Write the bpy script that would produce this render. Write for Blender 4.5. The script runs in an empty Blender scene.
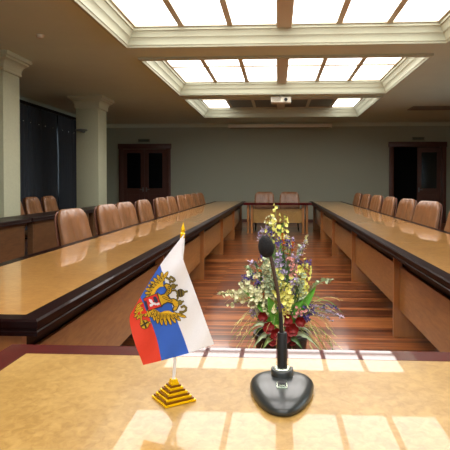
import bpy, bmesh, math, random
from math import sin, cos, tan, pi, radians, sqrt
from mathutils import Vector, Matrix, Euler
random.seed(7)
C = bpy.context.scene.collection

# ------------------------------------------------------------------ camera numbers
F_PX = 540.0; CAM_H = 1.23; YAW = 0.0594; PITCH = radians(1.2)
PCX = 277.5 - F_PX*tan(YAW)/cos(PITCH); PCY = 183.0 + F_PX*tan(PITCH)
_R = Vector((cos(YAW), sin(YAW), 0)); _F0 = Vector((-sin(YAW), cos(YAW), 0))
_F = _F0*cos(PITCH) - Vector((0, 0, sin(PITCH))); _U = _F0*sin(PITCH) + Vector((0, 0, cos(PITCH)))
def P(px, py, Y):
    """measured position in the photograph -> point of the world plane at depth Y"""
    r = _F + _R*((px-PCX)/F_PX) - _U*((py-PCY)/F_PX)
    k = Y/r.y
    return Vector((r.x*k, Y, CAM_H + r.z*k))

# ------------------------------------------------------------------ materials
def lin(c):
    return tuple((x/255/12.92 if x/255 <= .04045 else ((x/255+.055)/1.055)**2.4) for x in c) + (1,)
def new_mat(name):
    m = bpy.data.materials.new(name); m.use_nodes = True
    nt = m.node_tree; b = nt.nodes['Principled BSDF']
    return m, nt, b
def plain(name, col, rough=.5, metal=0, noise=0, nscale=40, coat=0, bump=0, spec=.5, emit=None, estr=0, coat_rough=.05, stretch=(1, 1, 1), detail=4):
    m, nt, b = new_mat(name); N = nt.nodes; L = nt.links
    c = lin(col)
    b.inputs['Base Color'].default_value = c
    b.inputs['Roughness'].default_value = rough; b.inputs['Metallic'].default_value = metal
    b.inputs['Specular IOR Level'].default_value = spec
    b.inputs['Coat Weight'].default_value = coat; b.inputs['Coat Roughness'].default_value = coat_rough
    if emit: b.inputs['Emission Color'].default_value = lin(emit); b.inputs['Emission Strength'].default_value = estr
    tc = N.new('ShaderNodeTexCoord'); mp = N.new('ShaderNodeMapping'); mp.inputs['Scale'].default_value = stretch
    L.new(tc.outputs['Object'], mp.inputs['Vector'])
    nz = N.new('ShaderNodeTexNoise'); nz.inputs['Scale'].default_value = nscale; nz.inputs['Detail'].default_value = detail
    L.new(mp.outputs[0], nz.inputs['Vector'])
    rp = N.new('ShaderNodeMapRange')
    rp.inputs['To Min'].default_value = 1-max(noise, .02); rp.inputs['To Max'].default_value = 1+max(noise, .02)
    rp.inputs['From Min'].default_value = .3; rp.inputs['From Max'].default_value = .7
    L.new(nz.outputs['Fac'], rp.inputs['Value'])
    mx = N.new('ShaderNodeVectorMath'); mx.operation = 'MULTIPLY'; mx.inputs[0].default_value = c[:3]
    L.new(rp.outputs[0], mx.inputs[1]); L.new(mx.outputs[0], b.inputs['Base Color'])
    if bump:
        bp = N.new('ShaderNodeBump'); bp.inputs['Strength'].default_value = bump; bp.inputs['Distance'].default_value = .002
        L.new(nz.outputs['Fac'], bp.inputs['Height']); L.new(bp.outputs[0], b.inputs['Normal'])
    return m

def veneer(name, c1, c2, stretch, scale=20, rough=.3, coat=1.0, coat_rough=.02):
    """figured maple veneer under lacquer"""
    m, nt, b = new_mat(name); N = nt.nodes; L = nt.links
    tc = N.new('ShaderNodeTexCoord'); mp = N.new('ShaderNodeMapping'); mp.inputs['Scale'].default_value = stretch
    L.new(tc.outputs['Object'], mp.inputs['Vector'])
    n1 = N.new('ShaderNodeTexNoise'); n1.inputs['Scale'].default_value = scale; n1.inputs['Detail'].default_value = 5; n1.inputs['Roughness'].default_value = .6
    n1.inputs['Distortion'].default_value = .6
    n2 = N.new('ShaderNodeTexNoise'); n2.inputs['Scale'].default_value = scale*.12; n2.inputs['Detail'].default_value = 2
    L.new(mp.outputs[0], n1.inputs['Vector']); L.new(mp.outputs[0], n2.inputs['Vector'])
    ad = N.new('ShaderNodeMath'); ad.operation = 'MULTIPLY_ADD'; ad.inputs[1].default_value = .7
    mu = N.new('ShaderNodeMath'); mu.operation = 'MULTIPLY'; mu.inputs[1].default_value = .3
    L.new(n2.outputs['Fac'], mu.inputs[0]); L.new(n1.outputs['Fac'], ad.inputs[0]); L.new(mu.outputs[0], ad.inputs[2])
    cr = N.new('ShaderNodeValToRGB'); cr.color_ramp.elements[0].position = .38; cr.color_ramp.elements[0].color = lin(c1)
    cr.color_ramp.elements[1].position = .62; cr.color_ramp.elements[1].color = lin(c2)
    L.new(ad.outputs[0], cr.inputs[0]); L.new(cr.outputs[0], b.inputs['Base Color'])
    b.inputs['Roughness'].default_value = rough; b.inputs['Specular IOR Level'].default_value = .3
    b.inputs['Coat Weight'].default_value = coat; b.inputs['Coat Roughness'].default_value = coat_rough; b.inputs['Coat IOR'].default_value = 1.5
    return m

def floor_material():
    m, nt, b = new_mat('floor_boards'); N = nt.nodes; L = nt.links
    tc = N.new('ShaderNodeTexCoord'); br = N.new('ShaderNodeTexBrick')
    L.new(tc.outputs['Object'], br.inputs['Vector'])
    br.inputs['Scale'].default_value = 1; br.inputs['Brick Width'].default_value = 1.9; br.inputs['Row Height'].default_value = .06
    br.inputs['Mortar Size'].default_value = .0012; br.inputs['Mortar Smooth'].default_value = .1; br.offset = .37; br.inputs['Bias'].default_value = -.1
    br.inputs['Color1'].default_value = (0, 0, 0, 1); br.inputs['Color2'].default_value = (1, 1, 1, 1); br.inputs['Mortar'].default_value = (.1, .1, .1, 1)
    mp = N.new('ShaderNodeMapping'); mp.inputs['Scale'].default_value = (.8, 14, 1)
    L.new(tc.outputs['Object'], mp.inputs['Vector'])
    nz = N.new('ShaderNodeTexNoise'); nz.inputs['Scale'].default_value = 2.2; nz.inputs['Detail'].default_value = 6
    L.new(mp.outputs[0], nz.inputs['Vector'])
    a = N.new('ShaderNodeMath'); a.operation = 'MULTIPLY'; a.inputs[1].default_value = .55
    L.new(br.outputs['Color'], a.inputs[0])
    s = N.new('ShaderNodeMath'); s.operation = 'MULTIPLY_ADD'; s.inputs[1].default_value = .9
    L.new(nz.outputs['Fac'], s.inputs[0]); L.new(a.outputs[0], s.inputs[2])
    cr = N.new('ShaderNodeValToRGB'); e = cr.color_ramp.elements
    e[0].position = .36; e[0].color = lin((72, 34, 16)); e[1].position = .95; e[1].color = lin((180, 108, 56))
    k = e.new(.62); k.color = lin((114, 59, 29))
    L.new(s.outputs[0], cr.inputs[0])
    mm = N.new('ShaderNodeMix'); mm.data_type = 'RGBA'; mm.inputs['B'].default_value = lin((50, 22, 12))
    L.new(br.outputs['Fac'], mm.inputs['Factor']); L.new(cr.outputs[0], mm.inputs['A']); L.new(mm.outputs['Result'], b.inputs['Base Color'])
    b.inputs['Roughness'].default_value = .3; b.inputs['Coat Weight'].default_value = .55; b.inputs['Coat Roughness'].default_value = .09; b.inputs['Specular IOR Level'].default_value = .3
    return m

M = {}
M['veneer_near'] = veneer('maple_veneer_desk', (148, 114, 58), (174, 140, 80), (1.25, 1, 1), 42, coat=.42)
M['veneer_long'] = veneer('maple_veneer_long_table', (168, 118, 58), (192, 144, 78), (1, 1, 1), 34, coat=.9)
M['veneer_panel'] = veneer('maple_veneer_panel', (142, 98, 50), (168, 122, 66), (1, .5, 3), 14, rough=.35, coat=.5, coat_rough=.1)
M['veneer_side'] = veneer('maple_veneer_side_desk', (88, 60, 38), (106, 74, 46), (1, .5, 3), 10, rough=.4, coat=.3, coat_rough=.12)
M['leg_wood'] = plain('table_leg_wood', (166, 112, 60), .35, noise=.12, nscale=6, stretch=(6, 6, .6), coat=.4)
M['lacquer'] = plain('dark_red_lacquer', (72, 11, 12), .4, noise=.15, nscale=12, spec=.08, coat=.8, coat_rough=.03)
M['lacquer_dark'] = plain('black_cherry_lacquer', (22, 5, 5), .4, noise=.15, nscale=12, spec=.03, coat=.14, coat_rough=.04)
M['side_top'] = plain('dark_side_desk_top', (34, 20, 18), .4, noise=.1, nscale=12, spec=.3)
M['dark_wood'] = plain('dark_door_wood', (84, 46, 34), .5, noise=.2, nscale=8, stretch=(8, 8, .7), coat=.2)
M['door_glass'] = plain('dark_door_glass', (10, 11, 12), .1)
M['leather'] = plain('tan_leather', (126, 84, 50), .34, noise=.16, nscale=9, bump=.8, coat=.15, coat_rough=.3)
M['leather_dark'] = plain('brown_leather_edge', (104, 62, 44), .45, noise=.1, nscale=14, bump=.3)
M['leg_metal'] = plain('black_chair_metal', (24, 22, 22), .35, metal=.5)
M['ceiling'] = plain('ceiling_plaster', (204, 215, 196), .85, noise=.02, nscale=3)
M['moulding'] = plain('cream_moulding', (186, 188, 164), .6)
M['wall'] = plain('grey_green_wallpaper', (166, 171, 153), .85, noise=.06, nscale=60, bump=.2)
M['column'] = plain('column_plaster', (190, 190, 160), .8, noise=.05, nscale=45, bump=.3)
M['curtain'] = plain('dark_slate_curtain', (58, 64, 72), .8, noise=.1, nscale=30, stretch=(6, 6, .3))
M['vestibule'] = plain('vestibule_darkness', (30, 28, 27), .9)  # near-black wall colour stands in for the darkness of the unlit space
M['grey_metal'] = plain('grey_metal', (120, 120, 116), .4, metal=.6)
M['white_plastic'] = plain('white_plastic', (226, 222, 204), .45)
M['off_white'] = plain('screen_case_paint', (236, 232, 214), .5)
M['vent'] = plain('vent_grey', (130, 122, 106), .6)
M['sign'] = plain('dim_sign_plate', (70, 82, 66), .5)
M['grid'] = plain('skylight_frame', (206, 196, 172), .5)
M['pane_off'] = plain('unlit_skylight_pane', (96, 88, 76), .4)
M['gold'] = plain('polished_gold_plastic', (250, 200, 10), .25, metal=.35, noise=.06, nscale=60)
M['gold_dark'] = plain('ribbed_gold_recess', (120, 74, 10), .35, metal=.4)
M['pole'] = plain('white_flag_pole', (238, 238, 240), .35)
M['mic_body'] = plain('grey_black_plastic', (44, 48, 48), .32, coat=.25, coat_rough=.15)
M['mic_tube'] = plain('black_rubber_tube', (18, 17, 18), .5)
M['neck'] = plain('bronze_gooseneck', (92, 74, 62), .4, metal=.5)
M['foam'] = plain('black_foam', (20, 19, 20), .95, noise=.3, nscale=260, bump=1)
M['chrome'] = plain('satin_ring', (190, 200, 180), .25, metal=.8)
M['pot'] = plain('dark_green_pot', (34, 34, 28), .4, coat=.3)
M['soil'] = plain('potting_soil', (48, 34, 24), .95, noise=.3, nscale=60)
M['stem'] = plain('stem_green', (128, 150, 88), .6)
M['leaf'] = plain('bright_leaf', (104, 180, 66), .45, noise=.1, nscale=50)
M['leaf_dark'] = plain('dark_leaf', (84, 116, 68), .5, noise=.15, nscale=50)
M['silver_leaf'] = plain('silvery_leaf', (176, 194, 156), .7, noise=.1, nscale=50)
M['grass'] = plain('dry_grass', (206, 202, 138), .6)
M['yellow'] = plain('yellow_petal', (240, 236, 136), .6, noise=.06, nscale=60)
M['cream'] = plain('cream_petal', (226, 226, 184), .6, noise=.05, nscale=60)
M['violet'] = plain('violet_petal', (92, 78, 138), .6, noise=.15, nscale=60)
M['lilac'] = plain('lilac_petal', (186, 172, 200), .6, noise=.1, nscale=60)
M['pink'] = plain('pink_petal', (222, 160, 150), .6, noise=.1, nscale=60)
M['orange'] = plain('orange_petal', (214, 120, 50), .6, noise=.1, nscale=60)
M['red'] = plain('red_velvet_petal', (128, 18, 16), .6, noise=.25, nscale=30)

def lamp_mat(name, col, s):
    m, nt, b = new_mat(name)
    b.inputs['Base Color'].default_value = (.8, .8, .8, 1)
    b.inputs['Emission Color'].default_value = col; b.inputs['Emission Strength'].default_value = s
    return m
M['pane'] = lamp_mat('lit_skylight_pane', (1.0, .975, .945, 1), 4.6)
M['daylight_dot'] = plain('daylight_dot_metal', (200, 210, 220), .2, metal=.9)

def flag_cloth(name, c):
    m = plain(name, c, .8, noise=.02, nscale=400, bump=.15)
    b = m.node_tree.nodes['Principled BSDF']
    b.inputs['Sheen Weight'].default_value = .1
    return m
M['flag_white'] = flag_cloth('flag_white', (244, 244, 248))
M['flag_blue'] = flag_cloth('flag_blue', (50, 100, 204))
M['flag_red'] = flag_cloth('flag_red', (226, 62, 38))
M['em_gold'] = plain('emblem_gold', (216, 170, 20), .7, noise=.1, nscale=300)
M['em_dark'] = plain('emblem_outline', (66, 54, 22), .8)
M['em_red'] = plain('emblem_red', (216, 44, 26), .7)
M['em_white'] = plain('emblem_white', (226, 222, 226), .7)
M['em_ink'] = plain('emblem_ink', (44, 40, 66), .8)
M['em_olive'] = plain('emblem_olive', (128, 112, 38), .8)

# ------------------------------------------------------------------ mesh helpers
def finish(name, bm, mats, parent=None, smooth=35, loc=None):
    me = bpy.data.meshes.new(name)
    bmesh.ops.remove_doubles(bm, verts=bm.verts, dist=1e-6)
    if parent is not None:
        bm.transform(Matrix.Translation(-_world(parent)))
    elif loc is not None:
        bm.transform(Matrix.Translation(-Vector(loc)))
    bm.to_mesh(me); bm.free()
    if not isinstance(mats, (list, tuple)): mats = [mats]
    for m in mats: me.materials.append(m)
    if smooth:
        me.polygons.foreach_set('use_smooth', [True]*len(me.polygons)); me.set_sharp_from_angle(angle=radians(smooth))
    o = bpy.data.objects.new(name, me); C.objects.link(o)
    if parent is not None: o.parent = parent
    elif loc is not None: o.location = loc
    return o
def _world(o):
    v = Vector(o.location)
    while o.parent is not None:
        o = o.parent; v += Vector(o.location)
    return v
def thing(name, label, cat, loc=(0, 0, 0), group=None):
    o = bpy.data.objects.new(name, None); C.objects.link(o); o.location = loc; o.empty_display_size = .1
    o['label'] = label; o['category'] = cat
    if group: o['group'] = group
    return o
def tag(o, label, cat, group=None):
    o['label'] = label; o['category'] = cat
    if group: o['group'] = group
    return o
def struct(o):
    o['kind'] = 'structure'; return o
def box(bm, x0, x1, y0, y1, z0, z1, bev=0, mi=0, seg=2):
    r = bmesh.ops.create_cube(bm, size=1)
    vs = r['verts']
    for v in vs:
        v.co = Vector(((x0+x1)/2+v.co.x*(x1-x0), (y0+y1)/2+v.co.y*(y1-y0), (z0+z1)/2+v.co.z*(z1-z0)))
    fs = {f for v in vs for f in v.link_faces}
    for f in fs: f.material_index = mi
    if bev:
        es = list({e for v in vs for e in v.link_edges})
        bmesh.ops.bevel(bm, geom=es, offset=bev, segments=seg, affect='EDGES', profile=.5)
    return bm
def B(*boxes, bev=0):
    bm = bmesh.new()
    for b in boxes: box(bm, *b, bev=bev)
    return bm
def tube(bm, pts, rad, n=8, caps=True, mi=0):
    pts = [Vector(p) for p in pts]
    rads = rad if isinstance(rad, (list, tuple)) else [rad]*len(pts)
    rings = []; prev = None
    for i, p in enumerate(pts):
        t = (pts[min(i+1, len(pts)-1)]-pts[max(i-1, 0)]).normalized()
        if prev is None:
            a = Vector((1, 0, 0)) if abs(t.x) < .8 else Vector((0, 1, 0))
            u = t.cross(a).normalized()
        else:
            u = (prev - t*prev.dot(t)).normalized()
        prev = u; w = t.cross(u)
        rings.append([bm.verts.new(p+(u*cos(2*pi*k/n)+w*sin(2*pi*k/n))*rads[i]) for k in range(n)])
    for a, b in zip(rings, rings[1:]):
        for k in range(n):
            f = bm.faces.new((a[k], a[(k+1) % n], b[(k+1) % n], b[k])); f.material_index = mi
    if caps:
        bm.faces.new(rings[0][::-1]).material_index = mi; bm.faces.new(rings[-1]).material_index = mi
    return bm
def lathe(bm, c, prof, n=24, mi=0):
    rings = []
    for r, z in prof:
        rings.append([bm.verts.new((c[0]+r*cos(2*pi*k/n), c[1]+r*sin(2*pi*k/n), c[2]+z)) for k in range(n)])
    for a, b in zip(rings, rings[1:]):
        for k in range(n):
            bm.faces.new((a[k], a[(k+1) % n], b[(k+1) % n], b[k])).material_index = mi
    bm.faces.new(rings[0][::-1]).material_index = mi; bm.faces.new(rings[-1]).material_index = mi
    return bm
def ring_sweep(bm, x0, x1, y0, y1, prof, closed=True):
    """sweep prof [(inset, z)] round a rectangle, mitred; closed = profile is a closed loop"""
    loops = []
    for ins, z in prof:
        loops.append([bm.verts.new(p) for p in ((x0+ins, y0+ins, z), (x1-ins, y0+ins, z), (x1-ins, y1-ins, z), (x0+ins, y1-ins, z))])
    m = len(loops)
    for i in range(m if closed else m-1):
        a = loops[i]; b = loops[(i+1) % m]
        for k in range(4):
            bm.faces.new((a[k], a[(k+1) % 4], b[(k+1) % 4], b[k]))
    bmesh.ops.recalc_face_normals(bm, faces=bm.faces)
    return bm
def roundbox(w, d, h, r, cuts=10):
    bm = bmesh.new(); bmesh.ops.create_cube(bm, size=2)
    bmesh.ops.subdivide_edges(bm, edges=bm.edges[:], cuts=cuts, use_grid_fill=True)
    H = Vector((w/2, d/2, h/2))
    R = Vector((min(r[0], w/2), min(r[1], d/2), min(r[2], h/2)))
    for v in bm.verts:
        # cube-> rounded box with elliptical corners
        p = v.co.copy()
        q = [0, 0, 0]; c = [0, 0, 0]
        for i in range(3):
            # concentrate vertices near the rounded borders
            a = abs(p[i]); a = a**.75
            x = math.copysign(a, p[i])*H[i]
            inner = H[i]-R[i]
            c[i] = max(-inner, min(inner, x)); q[i] = (x-c[i])/R[i]
        n = Vector(q)
        if n.length > 1e-9:
            n.normalize()
            v.co = Vector((c[0]+n.x*R[0], c[1]+n.y*R[1], c[2]+n.z*R[2]))
        else:
            v.co = Vector(c)
    return bm

# ------------------------------------------------------------------ camera
cam_d = bpy.data.cameras.new('camera'); cam = bpy.data.objects.new('camera', cam_d); C.objects.link(cam)
cam.location = (0, 0, CAM_H)
cam.rotation_euler = Euler((pi/2-PITCH, 0, YAW), 'XYZ')
cam_d.sensor_width = 36; cam_d.lens = F_PX/450*36
cam_d.shift_x = -(PCX-225)/450; cam_d.shift_y = (PCY-225)/450
cam_d.clip_start = .02
bpy.context.scene.camera = cam

# ------------------------------------------------------------------ room shell
XL, XR, Y0, Y1, ZC = -5.6, 5.8, -5.0, 17.0, 3.1
CX0, CX1 = -2.05, 2.22
COFF = [(-4.15, -.9), (-.1, 3.15), (4.0, 7.25), (8.0, 11.2), (11.75, 15.04)]  # first two are out of view, included for light on flag and desk
struct(finish('floor', B((XL-.3, XR+.3, Y0-.3, Y1+2.2, -.1, 0)), floor_material(), smooth=0))
bs = [(XL-.3, CX0, Y0-.3, Y1+.3, ZC, ZC+.12), (CX1, XR+.3, Y0-.3, Y1+.3, ZC, ZC+.12)]
ys = [Y0-.3] + [v for c in COFF for v in c] + [Y1+.3]
for i in range(0, len(ys), 2): bs.append((CX0, CX1, ys[i], ys[i+1], ZC, ZC+.12))
struct(finish('ceiling', B(*bs), M['ceiling'], smooth=0))
# walls
RY0, RY1 = .5, 12.5
struct(finish('wall_right', B((XR, XR+.2, Y0, RY0, 0, ZC), (XR, XR+.2, RY1, Y1, 0, ZC), (XR, XR+.2, RY0, RY1, 0, .9), (XR, XR+.2, RY0, RY1, 2.7, ZC)), M['wall'], smooth=0))
FX0, FX1 = -4.5, 4.7
struct(finish('wall_front', B((XL, FX0, Y0-.2, Y0, 0, ZC), (FX1, XR, Y0-.2, Y0, 0, ZC), (FX0, FX1, Y0-.2, Y0, 0, .9), (FX0, FX1, Y0-.2, Y0, 2.7, ZC)), M['wall'], smooth=0))
WY0, WY1, WZ0, WZ1 = 7.2, 15.2, .9, 2.6
struct(finish('wall_left', B((XL-.2, XL, Y0, WY0, 0, ZC), (XL-.2, XL, WY1, Y1, 0, ZC), (XL-.2, XL, WY0, WY1, 0, WZ0), (XL-.2, XL, WY0, WY1, WZ1, ZC)), M['wall'], smooth=0))
DX0, DX1, DZ = 3.58, 5.05, 2.36     # right door opening
struct(finish('wall_back', B((XL, DX0, Y1, Y1+.2, 0, ZC), (DX1, XR, Y1, Y1+.2, 0, ZC), (DX0, DX1, Y1, Y1+.2, DZ, ZC)), M['wall'], smooth=0))
# dark vestibule behind the open right-hand doorway
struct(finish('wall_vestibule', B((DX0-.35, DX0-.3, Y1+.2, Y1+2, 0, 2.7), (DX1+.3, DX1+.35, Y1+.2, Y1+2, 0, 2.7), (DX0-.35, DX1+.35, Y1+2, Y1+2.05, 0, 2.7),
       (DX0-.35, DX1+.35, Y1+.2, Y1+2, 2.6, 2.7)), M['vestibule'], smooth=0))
# window behind the curtains
w = finish('window_1', B((XL-.14, XL-.08, WY0, WY1, WZ0, WZ0+.07), (XL-.14, XL-.08, WY0, WY1, WZ1-.07, WZ1),
      *[(XL-.14, XL-.08, WY0+(WY1-WY0-.07)*k/5, WY0+(WY1-WY0-.07)*k/5+.07, WZ0+.07, WZ1-.07) for k in range(6)]), M['white_plastic'], loc=(XL-.1, 11, WZ0), smooth=0)
struct(w)
gm = bpy.data.materials.new('window_glass'); gm.use_nodes = True; nt = gm.node_tree; nt.nodes.remove(nt.nodes['Principled BSDF'])
tr = nt.nodes.new('ShaderNodeBsdfTransparent'); tr.inputs[0].default_value = (.92, .95, .94, 1); gl_ = nt.nodes.new('ShaderNodeBsdfGlossy'); gl_.inputs['Roughness'].default_value = .02
mxs = nt.nodes.new('ShaderNodeMixShader'); fr = nt.nodes.new('ShaderNodeFresnel'); nt.links.new(fr.outputs[0], mxs.inputs[0]); nt.links.new(tr.outputs[0], mxs.inputs[1]); nt.links.new(gl_.outputs[0], mxs.inputs[2])
nt.links.new(mxs.outputs[0], nt.nodes['Material Output'].inputs[0])
finish('pane', B((XL-.115, XL-.105, WY0+.03, WY1-.03, WZ0+.03, WZ1-.03)), gm, w, smooth=0)
w = struct(finish('fill_window_2', B((XR+.08, XR+.14, RY0, RY1, .9, .97), (XR+.08, XR+.14, RY0, RY1, 2.63, 2.7),  # added window on the unseen right wall, brings in fill daylight
      *[(XR+.08, XR+.14, RY0+(RY1-RY0-.07)*k/8, RY0+(RY1-RY0-.07)*k/8+.07, .97, 2.63) for k in range(9)]), M['white_plastic'], loc=(XR+.1, 6.5, .9), smooth=0))
finish('pane', B((XR+.105, XR+.115, RY0+.03, RY1-.03, .93, 2.67)), gm, w, smooth=0)
w = struct(finish('fill_window_3', B((FX0, FX1, Y0-.14, Y0-.08, .9, .97), (FX0, FX1, Y0-.14, Y0-.08, 2.63, 2.7),  # added window behind the camera, fill daylight for flag and ceiling
      *[(FX0+(FX1-FX0-.07)*k/6, FX0+(FX1-FX0-.07)*k/6+.07, Y0-.14, Y0-.08, .97, 2.63) for k in range(7)]), M['white_plastic'], loc=(0, Y0-.1, .9), smooth=0))
finish('pane', B((FX0+.03, FX1-.03, Y0-.115, Y0-.105, .93, 2.67)), gm, w, smooth=0)

# cornice / baseboards
corn = [(0, ZC-.11), (.012, ZC-.11), (.018, ZC-.085), (.05, ZC-.05), (.06, ZC-.02), (.085, ZC-.012), (.085, ZC), (0, ZC)]
struct(finish('trim_1', ring_sweep(bmesh.new(), XL, XR, Y0, Y1, corn), M['ceiling'], smooth=30))
base = B((XL, -5.1, Y1-.02, Y1, 0, .09), (-3.33, 3.42, Y1-.02, Y1, 0, .09), (5.2, XR, Y1-.02, Y1, 0, .09))
struct(finish('baseboard_back', base, M['dark_wood'], smooth=0))
struct(finish('baseboard_right', B((XR-.02, XR, Y0, Y1-.02, 0, .09)), M['dark_wood'], smooth=0))
struct(finish('baseboard_left', B((XL, XL+.02, Y0, Y1-.02, 0, .09)), M['dark_wood'], smooth=0))

# ------------------------------------------------------------------ ceiling coffers: moulding + skylight grid
ordinal = ['nearest the viewer, overhead', 'nearest in view, large panes cut by the top of the photo', 'second from the near end, twelve lit panes', 'farthest, dim with only its outer panes lit']
mould = [(-.03, ZC-.001), (-.03, ZC-.03), (0, ZC-.045), (.02, ZC-.045), (.03, ZC-.02), (.04, ZC-.015), (.045, ZC+.03), (.075, ZC+.075), (.085, ZC+.08), (.095, ZC+.11), (.13, ZC+.15), (.145, ZC+.155), (.15, ZC+.2),
         (.13, ZC+.23), (.0, ZC+.23), (0.0, ZC+.0)]
for ci, (a, b_) in enumerate(COFF):
    t = struct(finish('trim_%d' % (ci+2), ring_sweep(bmesh.new(), CX0, CX1, a, b_, mould), M['moulding'], smooth=30))
    root = thing('skylight', 'ceiling skylight of ' + ['unseen panes added behind the viewer, lighting the foreground', 'unseen panes directly overhead, included to light the desk', 'six bright pane columns in a cream coffer, nearest of those seen',
        'two visible rows of bright panes, middle of the three seen', 'mostly dark panes with only the corners lit, farthest of three'][ci], 'skylight', ((CX0+CX1)/2, (a+b_)/2, ZC+.2), 'skylights in the ceiling coffers')
    x0, x1, y0, y1 = CX0+.15, CX1-.15, a+.15, b_-.15
    zt = ZC+.2
    cw = .075; bw = .21          # mullion width, centre beam width
    pw = ((x1-x0)-bw-4*cw-.06)/6
    xs = []; x = x0+.03
    for k in range(6):
        xs.append((x, x+pw)); x += pw + (bw if k == 2 else cw)
    rows = [(y0+.03, (y0+y1)/2-.04), ((y0+y1)/2+.04, y1-.03)]
    gb = []
    gx = [x0] + [v for s in xs for v in s] + [x1]
    for k in range(0, len(gx), 2): gb.append((gx[k], gx[k+1], y0, y1, zt-.01, zt+.04))
    gy = [y0] + [v for r in rows for v in r] + [y1]
    for (xa, xb) in xs:
        for k in range(0, len(gy), 2): gb.append((xa, xb, gy[k], gy[k+1], zt-.01, zt+.04))
    finish('frame', B(*gb), M['grid'], root, smooth=0)
    finish('centre_beam', B((xs[2][1]+.01, xs[3][0]-.01, y0, y1, zt-.045, zt-.01), bev=.006), M['grid'], root, smooth=0)
    for ri, (ya, yb) in enumerate(rows):
        for k, (xa, xb) in enumerate(xs):
            lit = ci < 4 or k in (0, 5)
            finish('pane', B((xa, xb, ya, yb, zt+.01, zt+.025)), M['pane'] if lit else M['pane_off'], root, smooth=0)
    finish('housing', B((x0, x1, y0, y1, zt+.045, zt+.075)), M['grid'], root, smooth=0)

# ------------------------------------------------------------------ doors
def make_door(name, x0, x1, ztop, opened):
    d = bpy.data.objects.new(name, None); C.objects.link(d); d.location = ((x0+x1)/2, Y1, 0); d['kind'] = 'structure'
    fw = .14
    finish('door_frame', B((x0, x0+fw, Y1-.06, Y1-.002, 0, ztop-.16), (x1-fw, x1, Y1-.06, Y1-.002, 0, ztop-.16), (x0-.02, x1+.02, Y1-.07, Y1-.002, ztop-.16, ztop), bev=.008), M['dark_wood'], d)
    a, b2 = x0+fw, x1-fw; m = (a+b2)/2; zt = ztop-.17
    for i, (p, q) in enumerate(((a, m-.004), (m+.004, b2))):
        bm = bmesh.new(); s = .125; yy0, yy1 = Y1-.045, Y1-.005
        for bb in ((p, p+s, .01, zt), (q-s, q, .01, zt), (p+s, q-s, .01, .32), (p+s, q-s, .92, 1.06), (p+s, q-s, 2.18, zt)):
            box(bm, bb[0], bb[1], yy0, yy1, bb[2], bb[3])
        box(bm, p+s, q-s, yy0+.015, yy1, .32, .92)
        box(bm, p+s+.05, q-s-.05, yy0+.004, yy1, .37, .87, bev=.008)
        bmesh.ops.remove_doubles(bm, verts=bm.verts, dist=1e-5)
        gl = bmesh.new(); box(gl, p+s, q-s, yy0+.018, yy1-.01, 1.06, 2.18)
        hd = bmesh.new(); hx = q-.05 if i == 0 else p+.05
        tube(hd, [(hx, yy0, 1.02), (hx, yy0-.04, 1.02), (hx+(-.1 if i == 0 else .1), yy0-.045, 1.02)], .01)
        box(hd, hx-.02, hx+.02, yy0-.006, yy0, .95, 1.09)
        if opened and i == 0:      # swung away into the vestibule, hinged at the left jamb
            piv = Vector((p, Y1+.12, 0))
            R = Matrix.Translation(piv) @ Matrix.Rotation(radians(88), 4, 'Z') @ Matrix.Translation(-Vector((p, yy0, 0)))
            for b3 in (bm, gl, hd): b3.transform(R)
        elif opened:
            for b3 in (bm, gl, hd): b3.transform(Matrix.Translation((0, .06, 0)))
        lf = finish('door_leaf', bm, M['dark_wood'], d, smooth=0)
        finish('glass', gl, M['door_glass'], lf, smooth=0); finish('door_handle', hd, M['grey_metal'], lf)
make_door('door_1', -5.05, -3.38, 2.475, False)
make_door('door_2', 3.45, 5.18, 2.5, True)
for x, z, l in ((-4.24, 2.58, 'small dim sign plate above the closed double door at left'), (4.33, 2.6, 'small dim green sign plate above the half open double door')):
    s = thing('exit_sign', l, 'sign', (x, Y1, z-.05), 'sign plates over the doors')
    finish('housing', B((x-.19, x+.19, Y1-.045, Y1-.001, z-.05, z+.05), bev=.006), M['vent'], s)
    finish('sign_face', B((x-.17, x+.17, Y1-.05, Y1-.045, z-.035, z+.035)), M['sign'], s, smooth=0)

# ------------------------------------------------------------------ columns
for yc, l in ((7.55, 'square pale plaster column at the far left edge of the photo'), (11.5, 'square pale plaster column further back, left of the closed doors')):
    t = thing('column', l, 'column', (-4.1, yc+.27, 0), 'square columns by the windows')
    xa, xb, ya, yb = (-4.36, -3.87, yc, yc+.56) if yc > 9 else (-4.4, -3.93, yc, yc+.5)
    finish('shaft', B((xa, xb, ya, yb, .12, 2.9), bev=.004), M['column'], t)
    finish('plinth', B((xa-.03, xb+.03, ya-.03, yb+.03, 0, .12), bev=.005), M['column'], t)
    cap = [(0.0, 2.84), (-.022, 2.845), (-.028, 2.865), (-.02, 2.88), (-.026, 2.93), (-.045, 2.975), (-.085, 3.01), (-.10, 3.015), (-.105, 3.04), (-.135, 3.05), (-.14, ZC), (0, ZC)]
    finish('capital', ring_sweep(bmesh.new(), xa, xb, ya, yb, cap), M['column'], t, smooth=30)
f = thing('wall_lamp', 'small grey wall fixture on the front of the farther column', 'lamp', (-4.19, 11.5, 2.33))
finish('shade', lathe(bmesh.new(), (0, 0, 0), [(.04, -.03), (.11, -.01), (.13, .0), (.12, .015), (.05, .03)], 20), M['grey_metal'], None)
sh = bpy.data.objects['shade']; sh.parent = f; sh.location = (0.0, -.14, .03)
finish('bracket', B((-4.22, -4.16, 11.36, 11.499, 2.32, 2.345)), M['grey_metal'], f, smooth=0)

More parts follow.
